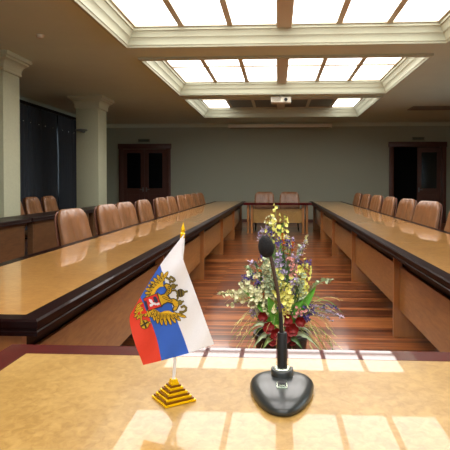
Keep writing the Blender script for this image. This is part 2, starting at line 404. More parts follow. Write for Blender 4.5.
# ------------------------------------------------------------------ curtains
rail = thing('curtain_rail', 'dark curtain rail along the top of the window wall', 'curtain rail', (XL+.14, 11, 2.9))
finish('rail', B((XL+.1, XL+.17, 5.5, 15.6, 2.93, 2.98)), M['leg_metal'], rail, smooth=0)
finish('pelmet', B((XL+.005, XL+.2, 5.5, 15.6, 2.985, ZC-.115)), M['curtain'], rail, smooth=0)
spans = [(5.6, 8.1), (8.1, 10.6), (10.6, 13.1), (13.1, 15.5)]
cl = ['dark slate curtain panel mostly hidden behind the near column', 'dark slate curtain panel just right of the near column', 'dark slate curtain panel left of the farther column', 'dark slate curtain panel hidden behind the farther column']
for i, (a, b2) in enumerate(spans):
    bm = bmesh.new(); n = int((b2-a)/.018); cols = []
    ph = random.random()*6
    zs = [.04, .5, 1.0, 1.5, 2.0, 2.4, 2.54, 2.7, 2.92]
    for k in range(n+1):
        y = a+(b2-a)*k/n
        col = []
        for z in zs:
            am = .045*(1.0 if z < 2.4 else .6)
            x = XL+.14+am*sin(y*2*pi/.17+ph+.5*sin(y*3.1)+.12*z)+.012*sin(y*2*pi/.06)
            col.append(bm.verts.new((x, y, z)))
        cols.append(col)
    for p, q in zip(cols, cols[1:]):
        for k in range(len(zs)-1): bm.faces.new((p[k], q[k], q[k+1], p[k+1]))
    bmesh.ops.solidify(bm, geom=bm.faces[:], thickness=.003)
    cu = thing('curtain', cl[i], 'curtain', (XL+.14, (a+b2)/2, .04), 'dark curtains on the window wall')
    finish('drape', bm, M['curtain'], cu, smooth=60)
    rg = bmesh.new(); k = 0
    y = a+.15
    while y < b2-.1:
        lathe(rg, (XL+.215, y, 2.535), [(.006, 0), (.022, .004), (.022, .02), (.006, .024)], 10); y += .33 if k % 2 else .42; k += 1  # bright metal discs in place of daylight through the curtain gaps
    finish('daylight_dots', rg, M['daylight_dot'], cu)['kind'] = 'stuff'

# ------------------------------------------------------------------ tables
edge = lambda zt: [(.075, zt), (.007, zt), (0, zt-.007), (0, zt-.030), (.004, zt-.034), (.004, zt-.040), (.0, zt-.044), (.0, zt-.058), (.075, zt-.058)]
def long_table(name, label, x0, x1, y0, y1, nmod, inner, group=None):
    """inner = x of the edge towards the aisle"""
    t = thing(name, label, 'table', ((x0+x1)/2, (y0+y1)/2, 0), group)
    zt = .75; sx = 1 if inner > (x0+x1)/2 else -1     # direction of the aisle
    seams = [y0+.09+(y1-y0-.18)*k/nmod for k in range(nmod+1)] if nmod > 1 else [y0+.075, y1-.075]
    bm = bmesh.new()
    ys_ = [y0+.075] + seams[1:-1] + [y1-.075]
    for a, b2 in zip(ys_, ys_[1:]):
        box(bm, x0+.075, x1-.075, a+(.002 if a != ys_[0] else 0), b2-(.002 if b2 != ys_[-1] else 0), zt-.05, zt-.0005)
    finish('tabletop', bm, M['veneer_long'], t, smooth=0)
    finish('edge_trim', ring_sweep(bmesh.new(), x0, x1, y0, y1, edge(zt)), M['lacquer_dark'], t, smooth=20)
    legx = inner - sx*.09
    for k, s in enumerate(seams):
        a, b2 = sorted((legx, legx-sx*.34))
        ss = min(max(s, y0+.06), y1-.06)
        finish('leg', B((a, b2, ss-.02, ss+.02, 0, .691), bev=.003), M['leg_wood'], t, smooth=0)
    px = legx - sx*.045
    a, b2 = sorted((px, px-sx*.02))
    for s, e in zip(seams, seams[1:]):
        finish('modesty_panel', B((a, b2, s+.0205, e-.0205, .22, .568), bev=.002), M['veneer_panel'], t, smooth=0)
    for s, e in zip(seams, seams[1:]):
        a, b2 = sorted((px-sx*.021, px-sx*.035)); finish('shade_board', B((a, b2, s+.0205, e-.0205, .5, .69)), M['lacquer_dark'], t, smooth=0)  # added dark board, stands in for the shade under the edge trim
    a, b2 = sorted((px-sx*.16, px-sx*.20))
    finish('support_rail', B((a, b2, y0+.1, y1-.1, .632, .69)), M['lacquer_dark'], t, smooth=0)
    return t
long_table('conference_table', 'long glossy maple conference table along the left side with dark edge', -1.665, -.84, 1.835, 14.2, 5, -.84)
long_table('conference_table', 'long glossy maple conference table along the right side with dark edge', .835, 1.68, 1.835, 14.2, 5, .835)
# far cross table
t = thing('head_table', 'small cross table at the far end joining the two long tables', 'table', (0, 13.5, 0))
finish('tabletop', B((-.76, .755, 13.175, 13.825, .70, .7495)), M['veneer_long'], t, smooth=0)
finish('edge_trim', ring_sweep(bmesh.new(), -.832, .827, 13.1, 13.9, edge(.75)), M['lacquer'], t, smooth=20)
for xa in (-.745, -.655, .60, .69):
    finish('leg', B((xa, xa+.055, 13.2, 13.7, 0, .688), bev=.003), M['leg_wood'], t, smooth=0)
finish('modesty_panel', B((-.597, .597, 13.26, 13.28, .25, .60), bev=.002), M['veneer_near'], t, smooth=0)
# near desk
t = thing('desk', 'glossy maple desk in the foreground with dark red edge, holding flag and microphone', 'desk', (0, 1.15, 0))
finish('desktop', B((-.707, .707, .825, 1.487, .70, .7495)), M['veneer_near'], t, smooth=0)
finish('edge_trim', ring_sweep(bmesh.new(), -.795, .795, .75, 1.562, [(.088, .75), (.007, .75), (0, .743), (0, .718), (.004, .714), (.004, .708), (0, .704), (0, .688), (.088, .688)]), M['lacquer'], t, smooth=20)
for xa in (-.70, .66):
    finish('leg', B((xa, xa+.04, .85, 1.46, 0, .688), bev=.003), M['leg_wood'], t, smooth=0)
finish('modesty_panel', B((-.658, .658, 1.40, 1.42, .22, .66), bev=.002), M['veneer_panel'], t, smooth=0)

# window-side secondary desks
def side_desk(label, y0, y1):
    t = thing('side_desk', label, 'desk', (-3.6, (y0+y1)/2, 0), 'dark topped desks in the window row')
    x0, x1 = -3.84, -3.36
    finish('desktop', B((x0+.06, x1-.06, y0+.06, y1-.06, .70, .7495)), M['side_top'], t, smooth=0)
    finish('edge_trim', ring_sweep(bmesh.new(), x0, x1, y0, y1, [(.06 if i > .05 else i, z) for i, z in edge(.75)]), M['side_top'], t, smooth=20)
    for y in (y0+.1, y1-.14):
        finish('leg', B((x1-.13, x1-.05, y, y+.04, 0, .688), bev=.003), M['veneer_side'], t, smooth=0)
    finish('front_panel', B((x1-.07, x1-.05, y0+.142, y1-.142, .06, .688)), M['veneer_side'], t, smooth=0)
side_desk('dark topped window desk at the left photo edge before the near column', 4.75, 7.2)
side_desk('dark topped window desk between the two columns with brown front panel', 7.24, 9.69)
side_desk('dark topped window desk running past the farther column', 9.7, 12.15)

# ------------------------------------------------------------------ chairs (facing +y in their own frame, backrest at y=0)
chair0 = None
def chair_proto():
    t = thing('conference_chair', '', 'chair')
    # backrest cushion
    bm = roundbox(.54, .085, .51, (.10, .04, .11), 14)
    for v in bm.verts:
        x, y, z = v.co
        h = (z+.255)/.51
        if y > 0:
            for xc in (-.085, .085): v.co.y -= .013*math.exp(-((x-xc)/.016)**2)
            v.co.y += .012*math.exp(-(((h-.35)/.25)**2))
        v.co.x *= 1.0-.11*h**2
        v.co.y += .022*(x/.28)**2 - .095*h      # wraps forward at the sides, leans back
        v.co.z += .745
    bm.transform(Matrix.Translation((0, .0, 0)))
    finish('backrest', bm, M['leather'], t, smooth=60)
    # shell behind
    bm = roundbox(.51, .03, .48, (.10, .012, .11), 8)
    for v in bm.verts:
        x, y, z = v.co; h = (z+.27)/.54
        v.co.x *= 1.0-.11*h**2
        v.co.y += .022*(x/.28)**2 - .095*h - .05
        v.co.z += .74
    finish('back_shell', bm, M['leather_dark'], t, smooth=60)
    bm = roundbox(.50, .43, .09, (.07, .07, .04), 10)
    for v in bm.verts:
        v.co += Vector((0, .27, .455)); v.co.z -= .02*max(0, (v.co.y-.36))/.1
    finish('seat', bm, M['leather'], t, smooth=60)
    bm = bmesh.new()
    tube(bm, [(-.2, -.05, .62), (-.2, -.035, .45), (-.2, .02, .405), (-.2, .42, .405)], .012)
    tube(bm, [(.2, -.05, .62), (.2, -.035, .45), (.2, .02, .405), (.2, .42, .405)], .012)
    tube(bm, [(-.2, .24, .402), (.2, .24, .402)], .012)
    finish('frame', bm, M['leg_metal'], t)
    for sx in (-1, 1):
        finish('leg', tube(bmesh.new(), [(sx*.2, .03, .405), (sx*.225, -.03, 0)], [.013, .01]), M['leg_metal'], t)
        finish('leg', tube(bmesh.new(), [(sx*.2, .42, .405), (sx*.225, .45, 0)], [.013, .01]), M['leg_metal'], t)
    return t
chair0 = chair_proto(); first = [True]
def place_chair(x, y, rz, label, group, s=1.0):
    if first[0]:
        r = chair0; first[0] = False
    else:
        r = chair0.copy(); C.objects.link(r)
        for ch in [c for c in chair_children]:
            c = ch.copy(); C.objects.link(c); c.parent = r
    r.location = (x, y, 0); r.rotation_euler = (0, 0, rz); r['label'] = label; r['group'] = group
    return r
chair_children = [o for o in bpy.data.objects if o.parent == chair0]
lab_l = ['tan leather chair cut off by the left photo edge beside the left table',
         'largest fully visible tan leather chair on the left table',
         'second whole tan leather chair along the left table, just right of the farther column',
         'third whole tan leather chair along the left table, overlapping the one before it',
         'fourth whole tan leather chair along the left table, before the closed door',
         'fifth whole tan leather chair along the left table, under the closed door',
         'sixth whole tan leather chair along the left table, at the door frame',
         'seventh whole tan leather chair along the left table, past the closed door',
         'eighth whole tan leather chair along the left table, third from its far end',
         'next to last tan leather chair at the far end of the left table',
         'last small tan leather chair at the far end of the left table']
ly = [2.98, 4.72, 5.72, 6.4, 7.32, 8.4, 9.2, 10.15, 11.0, 11.85, 12.7]
for i, y in enumerate(ly):
    place_chair(-1.765-random.uniform(0, .01), y, -pi/2-.10+random.uniform(-.03, .03), lab_l[i], 'chairs along the left table')
lab_r = ['tan leather chair cut off by the right photo edge beside the right table',
         'widest whole tan leather chair on the right table, turned toward the viewer',
         'second whole tan leather chair on the right table, in front of the open doorway',
         'third whole tan leather chair on the right table, left of the door frame',
         'fourth whole tan leather chair on the right table, third from the far end',
         'next to last small tan leather chair on the right table',
         'last small tan leather chair at the far end of the right table']
ry = [(5.62, .2), (7.0, .33), (8.0, .2), (9.15, .12), (10.35, .15), (11.5, .1), (12.7, .1)]
for i, (y, a) in enumerate(ry):
    place_chair(1.78+a*.24, y, pi/2+a, lab_r[i], 'chairs along the right table')
for x, l in ((-.345, 'left of the two tan chairs behind the far cross table'), (.315, 'right of the two tan chairs behind the far cross table')):
    place_chair(x, 14.2, pi, l, 'chairs behind the far cross table')
for y, l in ((8.07, 'tan chair behind the window desk, mostly hidden by the near column'), (8.73, 'left of the two clear tan chairs at the window desk before the curtain'), (9.40, 'right of the two clear tan chairs at the window desk before the curtain')):
    place_chair(-4.0, y, -pi/2, l, 'chairs at the window desks')

# ------------------------------------------------------------------ ceiling things
t = thing('projector', 'small white projector hanging under the ceiling between the far skylights', 'projector', (.07, 11.45, 2.9))
finish('body', B((-.14, .28, 11.3, 11.6, 2.91, 3.03), bev=.015), M['white_plastic'], t)
finish('lens', tube(bmesh.new(), [(.17, 11.3, 2.965), (.17, 11.27, 2.965)], .035, 16), M['leg_metal'], t)
finish('mount', B((.04, .10, 11.42, 11.48, 3.03, 3.085), (0, .14, 11.38, 11.52, 3.085, 3.099)), M['white_plastic'], t, smooth=0)
finish('intake_grille', B(*[(-.11+.02*k, -.10+.02*k, 11.296, 11.301, 2.93, 3.01) for k in range(9)]), M['vent'], t, smooth=0)
t = thing('projection_screen', 'long rolled-up projection screen case near the ceiling at the back wall', 'screen', (.06, 16.7, 2.95))
finish('case', B((-1.5, 1.63, 16.6, 16.74, 2.935, 3.045), bev=.02), M['off_white'], t)
finish('end_cap', B((-1.53, -1.5, 16.6, 16.74, 2.925, 3.055), bev=.006), M['white_plastic'], t)
finish('end_cap', B((1.63, 1.66, 16.6, 16.74, 2.925, 3.055), bev=.006), M['white_plastic'], t)
for x in (-1.1, 1.25): finish('bracket', B((x, x+.06, 16.735, Y1+.002, 2.945, 2.975)), M['white_plastic'], t, smooth=0)
finish('bottom_bar', B((-1.45, 1.58, 16.655, 16.68, 2.915, 2.936)), M['vent'], t, smooth=0)
t = thing('ceiling_vent', 'dark slatted air vent in the ceiling at far right', 'vent', (3.9, 13.7, 3.09))
finish('frame', ring_sweep(bmesh.new(), 3.3, 4.5, 13.4, 14.05, [(0, 3.099), (0, 3.085), (.03, 3.08), (.045, 3.085), (.045, 3.099)]), M['vent'], t)
for k in range(9): finish('slat', B((3.346, 4.454, 13.455+k*.065, 13.485+k*.065, 3.087, 3.099)), M['vent'], t, smooth=0)
t = thing('smoke_detector', 'small round smoke detector on the ceiling at upper left', 'detector', (-3.0, 6.7, 3.06))
finish('housing', lathe(bmesh.new(), (-3, 6.7, 3.06), [(.03, 0), (.045, .012), (.055, .039)], 20), M['grid'], t)

# ------------------------------------------------------------------ flag with stand
YF = 1.17
root = thing('table_flag', 'white, blue and red desk flag with eagle crest on stepped gold stand', 'flag', (-.228, 1.175, .75))
# stepped pyramid base, rotated square
c = Vector((-.2295, 1.178)); ang = radians(36)
def pyr(h0, s0, h1, s1, bm):
    vs = []
    for s, z in ((s0, h0), (s1, h1)):
        vs.append([bm.verts.new((c.x+s*(cos(ang+pi/4+k*pi/2)), c.y+s*(sin(ang+pi/4+k*pi/2)), .75+z)) for k in range(4)])
    for k in range(4): bm.faces.new((vs[0][k], vs[0][(k+1) % 4], vs[1][(k+1) % 4], vs[1][k]))
    bm.faces.new(vs[0][::-1]); bm.faces.new(vs[1])
bm = bmesh.new(); gd = bmesh.new()
for k in range(5):
    s = .052-.0098*k; z = .0005+.0085*k
    pyr(z, s, z+.0042, s, bm)
    if k < 4: pyr(z+.0042, s-.005, z+.0085, s-.005, gd)
pyr(.0005+.0085*5-.0043, .011, .046, .009, bm)
finish('stand_base', bm, M['gold'], root, smooth=0); finish('stand_recess', gd, M['gold_dark'], root, smooth=0)
p0 = Vector((c.x, c.y, .793)); p1 = P(182.6, 235, YF)
p0.y = 1.178
bm = tube(bmesh.new(), [p0, p1], .0036, 12)
finish('pole', bm, M['pole'], root)
d = (p1-p0).normalized()
fin = bmesh.new()
lathe(fin, (0, 0, 0), [(.0045, 0), (.0055, .002), (.0055, .006), (.0042, .007), (.0058, .009), (.0058, .012), (.0035, .014), (.0046, .018), (.0040, .023), (.0018, .030), (.0004, .036)], 14)
fin.transform(Matrix.Translation(p1-d*.008) @ Vector((0, 0, 1)).rotation_difference(d).to_matrix().to_4x4())
finish('finial', fin, M['gold'], root)
# cloth: four guide lines (stripe borders) from the hoist to the fly edge, measured on the photograph
guides = [
    [(184.2, 234), (182.3, 245), (182.2, 256), (190, 278), (199.5, 304), (207, 325), (214, 344)],
    [(160.2, 265), (163.5, 276), (167.5, 290), (173, 308), (178.5, 324), (184.6, 340), (189, 353)],
    [(140.5, 297), (143, 303), (146.2, 310.5), (149.6, 318), (153.6, 329), (157.9, 343), (161.3, 360.5)],
    [(130.6, 314), (129.6, 318), (130, 324), (132, 333), (135, 343.5), (139, 354), (143.3, 365)]]
def cat(p, t):
    n = len(p)-1; x = min(max(t, 0), 1)*n; i = min(int(x), n-1); f = x-i
    g = lambda k: Vector(p[min(max(k, 0), n)])
    a, b_, c_, d_ = g(i-1), g(i), g(i+1), g(i+2)
    return .5*((2*b_)+(c_-a)*f+(2*a-5*b_+4*c_-d_)*f*f+(3*b_-a-3*c_+d_)*f**3)
def cloth_depth(px, py):
    s = (px-182)*.55+(py-300)*.2
    k = min(1, max(0, (py-236)/30))
    return YF-.010 + k*(.006*sin(s*.16+.5)+.0025*sin(s*.37+py*.03))
def cloth_pt(u, v, off=0):
    gs = [cat(g, u) for g in guides]
    q = cat([tuple(x) for x in gs], v)
    return P(q.x, q.y, cloth_depth(q.x, q.y)-off)
for name, va, vb, m in (('white_stripe', 0, 1/3, 'flag_white'), ('blue_stripe', 1/3, 2/3, 'flag_blue'), ('red_stripe', 2/3, 1, 'flag_red')):
    bm = bmesh.new(); NU, NV = 48, 14
    g = [[bm.verts.new(cloth_pt(i/NU, va+(vb-va)*j/NV)) for j in range(NV+1)] for i in range(NU+1)]
    for i in range(NU):
        for j in range(NV): bm.faces.new((g[i][j], g[i+1][j], g[i+1][j+1], g[i][j+1]))
    bmesh.ops.recalc_face_normals(bm, faces=bm.faces)
    bmesh.ops.solidify(bm, geom=bm.faces[:], thickness=.0004)
    finish(name, bm, M[m], root, smooth=80)
# sleeve fold round the pole near the top
bm = tube(bmesh.new(), [p1-d*.003, p1-d*.03, p1-d*.055], [.0052, .0056, .0044], 12)
finish('pole_sleeve', bm, M['flag_white'], root)
# eagle crest: drawn pieces lying on the cloth
em = bmesh.new(); EM = ['em_dark', 'em_gold', 'em_red', 'em_white', 'em_ink', 'em_olive']; lay = [0]
def cp(x, y): return (125+x/5.625, 260+y/5.625)
def left_limit(py):      # cloth silhouette on the left
    xs_ = [(265, 160.2), (297, 140.5), (314, 130.6), (318, 129.8), (333, 132)]
    for (ya, xa), (yb, xb) in zip(xs_, xs_[1:]):
        if ya <= py <= yb: return xa+(xb-xa)*(py-ya)/(yb-ya)
    return 0
def poly(pts, mat, lvl):
    vs = []
    sub = []
    for a, b_ in zip(pts, pts[1:]+pts[:1]):
        for k in range(3): sub.append((a[0]+(b_[0]-a[0])*k/3, a[1]+(b_[1]-a[1])*k/3))
    w2 = []
    for x, y in sub:
        px, py = cp(x, y); px = max(px, left_limit(py)+.25); w2.append((px, py))
    q = [em.verts.new(P(px, py, cloth_depth(px, py)-.0012-.00035*lvl)) for px, py in w2]
    cx_ = sum(a for a, _ in w2)/len(w2); cy_ = sum(b_ for _, b_ in w2)/len(w2)
    try:
        f = em.faces.new(q); f.material_index = EM.index(mat)
    except ValueError: pass
def leafp(a, b_, w, n=6):
    a = Vector(a); b_ = Vector(b_); d_ = b_-a; n_ = Vector((-d_.y, d_.x)).normalized()
    pr = [(0, .45), (.3, .9), (.6, 1), (.85, .7), (1, 0)]
    return [tuple(a+d_*t+n_*w*s) for t, s in pr] + [tuple(a+d_*t-n_*w*s) for t, s in pr[::-1][1:]]
def feather(a, b_, w, lvl=1, m='em_gold'):
    w *= .82
    A = Vector(a); Bq = Vector(b_); d_ = (Bq-A).normalized()
    poly(leafp(A-d_*2, Bq+d_*4, w+3.4), 'em_dark', lvl); poly(leafp(a, b_, w), m, lvl+1)
    if w > 5: poly(leafp(tuple(A.lerp(Bq, .3)), tuple(A.lerp(Bq, .8)), 1.1), 'em_dark', lvl+2)
def disc(x, y, r, m='em_gold', lvl=3, out=True, sx=1):
    f = lambda R: [(x+R*sx*cos(k*pi/6), y+R*sin(k*pi/6)) for k in range(12)]
    if out: poly(f(r+2.8), 'em_dark', lvl)
    poly(f(r), m, lvl+1)
def stroke(pts, w, m='em_gold', lvl=2):
    for a, b_ in zip(pts, pts[1:]):
        A = Vector(a); Bq = Vector(b_); d_ = (Bq-A).normalized(); n_ = Vector((-d_.y, d_.x))
        for ww, mm, l in ((w+2.4, 'em_dark', lvl), (w, m, lvl+1)):
            A2 = A-d_*ww*.5; B2 = Bq+d_*ww*.5
            poly([tuple(A2+n_*ww), tuple(B2+n_*ww), tuple(B2-n_*ww), tuple(A2-n_*ww)], mm, l)
inn = [(150, 205), (152, 185), (158, 168), (168, 152), (180, 140), (192, 130), (203, 122), (208, 115), (214, 108)]
tip = [(122, 205), (112, 186), (114, 163), (126, 141), (142, 122), (160, 102), (181, 84), (208, 68), (241, 66)]
for i in range(len(inn)): feather(inn[i], tip[i], 8.5)
for i in range(len(inn)-1):
    a = Vector(inn[i])*.5+Vector(inn[i+1])*.5; feather(tuple(a+Vector((8, 6))), tuple(a*.55+Vector(tip[i])*.45), 6.5, 3)
poly([(212, 118), (216, 150), (196, 152), (180, 165), (166, 190), (150, 212), (146, 190), (156, 165), (180, 140)], 'em_gold', 5)
inn = [(150, 285), (165, 292), (180, 297), (198, 300), (216, 302), (234, 303), (252, 303), (268, 302), (284, 300)]
tip = [(150, 322), (165, 342), (184, 358), (208, 367), (234, 369), (260, 365), (285, 354), (312, 341), (344, 322)]
for i in range(len(inn)): feather(inn[i], tip[i], 9)
for i in range(len(inn)-1):
    a = Vector(inn[i])*.5+Vector(inn[i+1])*.5; feather(tuple(a-Vector((0, 8))), tuple(a*.5+Vector(tip[i])*.5), 7, 3)
poly([(140, 290), (158, 276), (176, 280), (200, 296), (222, 286), (246, 284), (270, 296), (290, 303), (250, 306), (210, 306), (170, 302)], 'em_gold', 5)
# body and necks
poly([(178, 178), (200, 195), (222, 188), (232, 168), (222, 152), (214, 142), (232, 128), (254, 136), (268, 154), (264, 182), (244, 200), (258, 216), (276, 214), (304, 232), (306, 256), (292, 284), (270, 290), (264, 280), (272, 262), (262, 246), (240, 240), (216, 252), (206, 268), (196, 240)], 'em_dark', 2)
poly([(186, 188), (202, 200), (226, 192), (238, 168), (228, 150), (222, 143), (234, 134), (250, 141), (262, 156), (258, 180), (236, 200), (254, 222), (276, 220), (298, 236), (300, 254), (288, 278), (274, 284), (272, 276), (280, 262), (266, 240), (240, 234), (214, 246), (206, 256), (198, 236)], 'em_gold', 4)
for k in range(6): feather((212+k*8, 205+k*3.4), (224+k*8, 216+k*3.2), 3.2, 5)
for k in range(4): feather((232+3*k, 196-12*k), (246+3*k, 186-12*k), 3.2, 5)
disc(243, 148, 2.5, 'em_ink', 6, False); disc(287, 262, 2.5, 'em_ink', 6, False)
# crowns, cross, ribbons
disc(272, 148, 13, 'em_olive'); stroke([(284, 144), (294, 142)], 3, 'em_olive', 5)
disc(308, 240, 13, 'em_olive'); stroke([(320, 236), (329, 232)], 3, 'em_olive', 5)
disc(312, 186, 21, 'em_olive'); stroke([(334, 180), (350, 176)], 3.2, 'em_olive', 5); stroke([(302, 170), (306, 202)], 3, 'em_dark', 6); stroke([(316, 168), (320, 202)], 3, 'em_dark', 6)
stroke([(234, 100), (248, 108), (258, 94), (274, 104), (280, 114), (270, 122), (252, 118)], 4, 'em_olive')
stroke([(252, 118), (254, 130)], 2.5, 'em_olive')
stroke([(316, 266), (332, 258), (344, 268), (342, 284), (328, 292), (308, 292)], 4, 'em_olive'); stroke([(318, 294), (320, 306)], 2.5, 'em_olive')
stroke([(262, 172), (284, 170), (290, 178)], 2.5, 'em_olive'); stroke([(292, 200), (298, 212), (292, 224)], 2.5, 'em_olive')
# shield with rider
poly([(100, 216), (180, 186), (210, 262), (128, 290)], 'em_dark', 6); poly([(105, 219), (178, 191), (204, 259), (131, 284)], 'em_red', 7)
poly([(107, 235), (120, 226), (134, 276), (122, 280)], 'em_ink', 8)
disc(168, 214, 10, 'em_ink', 7, False); poly([(160, 222), (182, 214), (186, 236), (166, 240)], 'em_ink', 8)
for q in ([(134, 218), (152, 224), (158, 240), (146, 244), (136, 232)], [(152, 238), (172, 240), (176, 256), (162, 250), (150, 262), (146, 250)], [(172, 246), (192, 238), (196, 250), (180, 256)], [(140, 246), (150, 250), (146, 264), (138, 258)]): poly(q, 'em_white', 9)
# tail, claws, sceptre and orb
for a, b_ in (((100, 240), (64, 262)), ((100, 252), (56, 280)), ((98, 264), (52, 300)), ((100, 276), (52, 322)), ((104, 284), (66, 334)), ((110, 288), (82, 326))): feather(a, b_, 8)
for q in ([(84, 254), (104, 240), (108, 256), (92, 270)], [(88, 292), (112, 280), (126, 292), (116, 302), (96, 304)], [(70, 300), (82, 288), (86, 302), (74, 312)]): poly(q, 'em_red', 5)
feather((128, 286), (112, 318), 9, 3); feather((140, 288), (134, 322), 9, 3)
stroke([(90, 312), (92, 356)], 3, 'em_gold', 4); disc(90, 310, 5, 'em_gold', 5)
disc(110, 362, 24, 'em_gold', 3); stroke([(92, 372), (126, 350)], 2.6, 'em_dark', 6); stroke([(104, 344), (118, 380)], 2.6, 'em_dark', 6); disc(140, 352, 5, 'em_gold', 4)
feather((128, 200), (112, 222), 6, 3)
finish('eagle_crest', em, [M[k] for k in EM], root, smooth=0)['label'] = 'gold double-headed eagle crest with red shield'

# ------------------------------------------------------------------ microphone
root = thing('gooseneck_microphone', 'black gooseneck conference microphone on a rounded weighted base', 'microphone', (.01, 1.2, .75))
out = [(.013, 1.098), (.034, 1.106), (.054, 1.133), (.071, 1.175), (.081, 1.22), (.0845, 1.262), (.073, 1.296), (.046, 1.318), (.011, 1.324), (-.024, 1.319), (-.050, 1.300), (-.0625, 1.268), (-.0605, 1.225), (-.0490, 1.178), (-.032, 1.134), (-.011, 1.106)]
def closed_cat(pts, n=64):
    m = len(pts); r = []
    for k in range(n):
        x = k*m/n; i = int(x); f = x-i
        a, b_, c_, d_ = [Vector(pts[(i+j) % m]) for j in (-1, 0, 1, 2)]
        r.append(.5*((2*b_)+(c_-a)*f+(2*a-5*b_+4*c_-d_)*f*f+(3*b_-a-3*c_+d_)*f**3))
    return r
O = closed_cat(out); cc = Vector((.011, 1.235))
bm = bmesh.new(); rings = []
for s, z in ((.965, .0005), (.985, .002), (1, .006), (.995, .011), (.965, .0165), (.90, .0215), (.80, .025), (.65, .028), (.45, .030), (.2, .0312)):
    rings.append([bm.verts.new((cc.x+(p.x-cc.x)*s, cc.y+(p.y-cc.y)*s, .75+z)) for p in O])
for a, b_ in zip(rings, rings[1:]):
    for k in range(64): bm.faces.new((a[k], a[(k+1) % 64], b_[(k+1) % 64], b_[k]))
bm.faces.new(rings[0][::-1]); bm.faces.new(rings[-1])
finish('base', bm, M['mic_body'], root, smooth=50)
# collar block: D shape
bm = bmesh.new(); cb = (.0115, 1.262)
D = [(-.026, .016), (.026, .016)] + [(.026*cos(a), -.004-.024*sin(a)) for a in [pi*k/14 for k in range(15)]]
D = [(x, y) for x, y in D]
rr = []
for s, z in ((1, .024), (1, .040), (.96, .0435), (.9, .045)):
    rr.append([bm.verts.new((cb[0]+x*s, cb[1]+y*s, .75+z)) for x, y in D])
for a, b_ in zip(rr, rr[1:]):
    for k in range(len(D)): bm.faces.new((a[k], a[(k+1) % len(D)], b_[(k+1) % len(D)], b_[k]))
bm.faces.new(rr[0]); bm.faces.new(rr[-1]); bmesh.ops.recalc_face_normals(bm, faces=bm.faces)
finish('collar', bm, M['mic_body'], root, smooth=40)
bm = bmesh.new(); lathe(bm, (cb[0], cb[1], .795), [(.0205, 0), (.0205, .0012), (.018, .003), (.012, .003)], 28)
finish('lock_ring', bm, M['chrome'], root)
finish('tube_sleeve', lathe(bmesh.new(), (cb[0], cb[1], .797), [(.0115, 0), (.0115, .080), (.0100, .083), (.006, .083)], 20), M['mic_tube'], root)
Yn = cb[1]
npts = [(281.8, 338), (281.3, 325), (280.3, 312), (278.6, 298), (276.4, 284), (273.6, 270), (271, 258), (269, 252)]
nv = [P(x, y, Yn) for x, y in npts]
bm = tube(bmesh.new(), nv[:3], [.0052, .005, .0045], 12)
finish('lower_neck', bm, M['mic_tube'], root)
rad = []; pts2 = []
for k in range(60):
    q = cat([tuple(p) for p in [(a.x, a.z) for a in nv[2:]]], k/59)
    pts2.append(Vector((q.x, Yn, q.y))); rad.append(.0046 if k % 2 else .0040)
finish('gooseneck', tube(bmesh.new(), pts2, rad, 12), M['neck'], root, smooth=60)
bm = bmesh.new(); bmesh.ops.create_uvsphere(bm, u_segments=32, v_segments=24, radius=1)
ctr = P(266, 246.5, Yn)
for v in bm.verts:
    z = v.co.z; k = 1.0-.10*z
    v.co = Vector((v.co.x*.0185*k, v.co.y*.0185*k, z*.0265))
bm.transform(Matrix.Translation(ctr) @ Matrix.Rotation(radians(-9), 4, 'Y'))
finish('foam_windscreen', bm, M['foam'], root)
# talk button with bezel
bx, by = .0105, 1.195
finish('button_bezel', B((bx-.012, bx+.012, by-.019, by+.019, .777, .7835), bev=.0012), M['chrome'], root)
finish('button_well', B((bx-.0098, bx+.0098, by-.0165, by+.0165, .783, .7840)), M['mic_body'], root)
finish('talk_button', B((bx-.0065, bx+.0065, by-.009, by+.012, .784, .7875), bev=.0012), M['mic_tube'], root)
finish('indicator_light', B((bx-.006, bx+.006, by-.0145, by-.0105, .784, .7855), bev=.0006), M['chrome'], root)

# ------------------------------------------------------------------ flower arrangement
YP = 3.05
pc = P(281, 335, YP); pc = Vector((pc.x, YP, 0))
root = thing('flower_arrangement', 'tall mixed flower arrangement in a dark pot standing on the wooden floor', 'flowers', tuple(pc))
finish('pot', lathe(bmesh.new(), tuple(pc), [(.10, 0), (.105, .01), (.13, .2), (.15, .36), (.158, .365), (.158, .385), (.145, .385), (.14, .35), (.05, .35)], 28), M['pot'], root)
finish('soil', lathe(bmesh.new(), (pc.x, pc.y, .345), [(.138, .006), (.138, .012), (.03, .02)], 20), M['soil'], root)
top = Vector((pc.x, pc.y, .36))
def bez(a, b_, bend, n=8):
    mid = (a+b_)/2+bend
    return [a*(1-t)**2+mid*2*t*(1-t)+b_*t*t for t in [k/n for k in range(n+1)]]
def petal(bm, o, d_, up, L, w, cup=.25, mi=0):
    d_ = d_.normalized(); s = d_.cross(up).normalized() if d_.cross(up).length > 1e-4 else Vector((1, 0, 0)); n_ = s.cross(d_)
    rows = [(0, .25, 0), (.35, .9, .12), (.7, 1, .25), (1, .35, .3)]
    prev = None
    for t, ww, c_ in rows:
        a = o+d_*L*t+n_*L*cup*c_*1.5; r = [bm.verts.new(a-s*w*ww+n_*w*.3*ww), bm.verts.new(a), bm.verts.new(a+s*w*ww+n_*w*.3*ww)]
        if prev:
            for k in range(2): bm.faces.new((prev[k], prev[k+1], r[k+1], r[k])).material_index = mi
        prev = r
def bloom(bm, o, axis, r, n=5, mi=0):
    axis = axis.normalized(); a = axis.cross(Vector((0, 0, 1)));
    if a.length < .1: a = Vector((1, 0, 0))
    a.normalize(); b_ = axis.cross(a); ph = random.random()*6
    for k in range(n):
        th = ph+2*pi*k/n; petal(bm, o, a*cos(th)+b_*sin(th)+axis*.5, axis, r, r*.5, .4, mi)
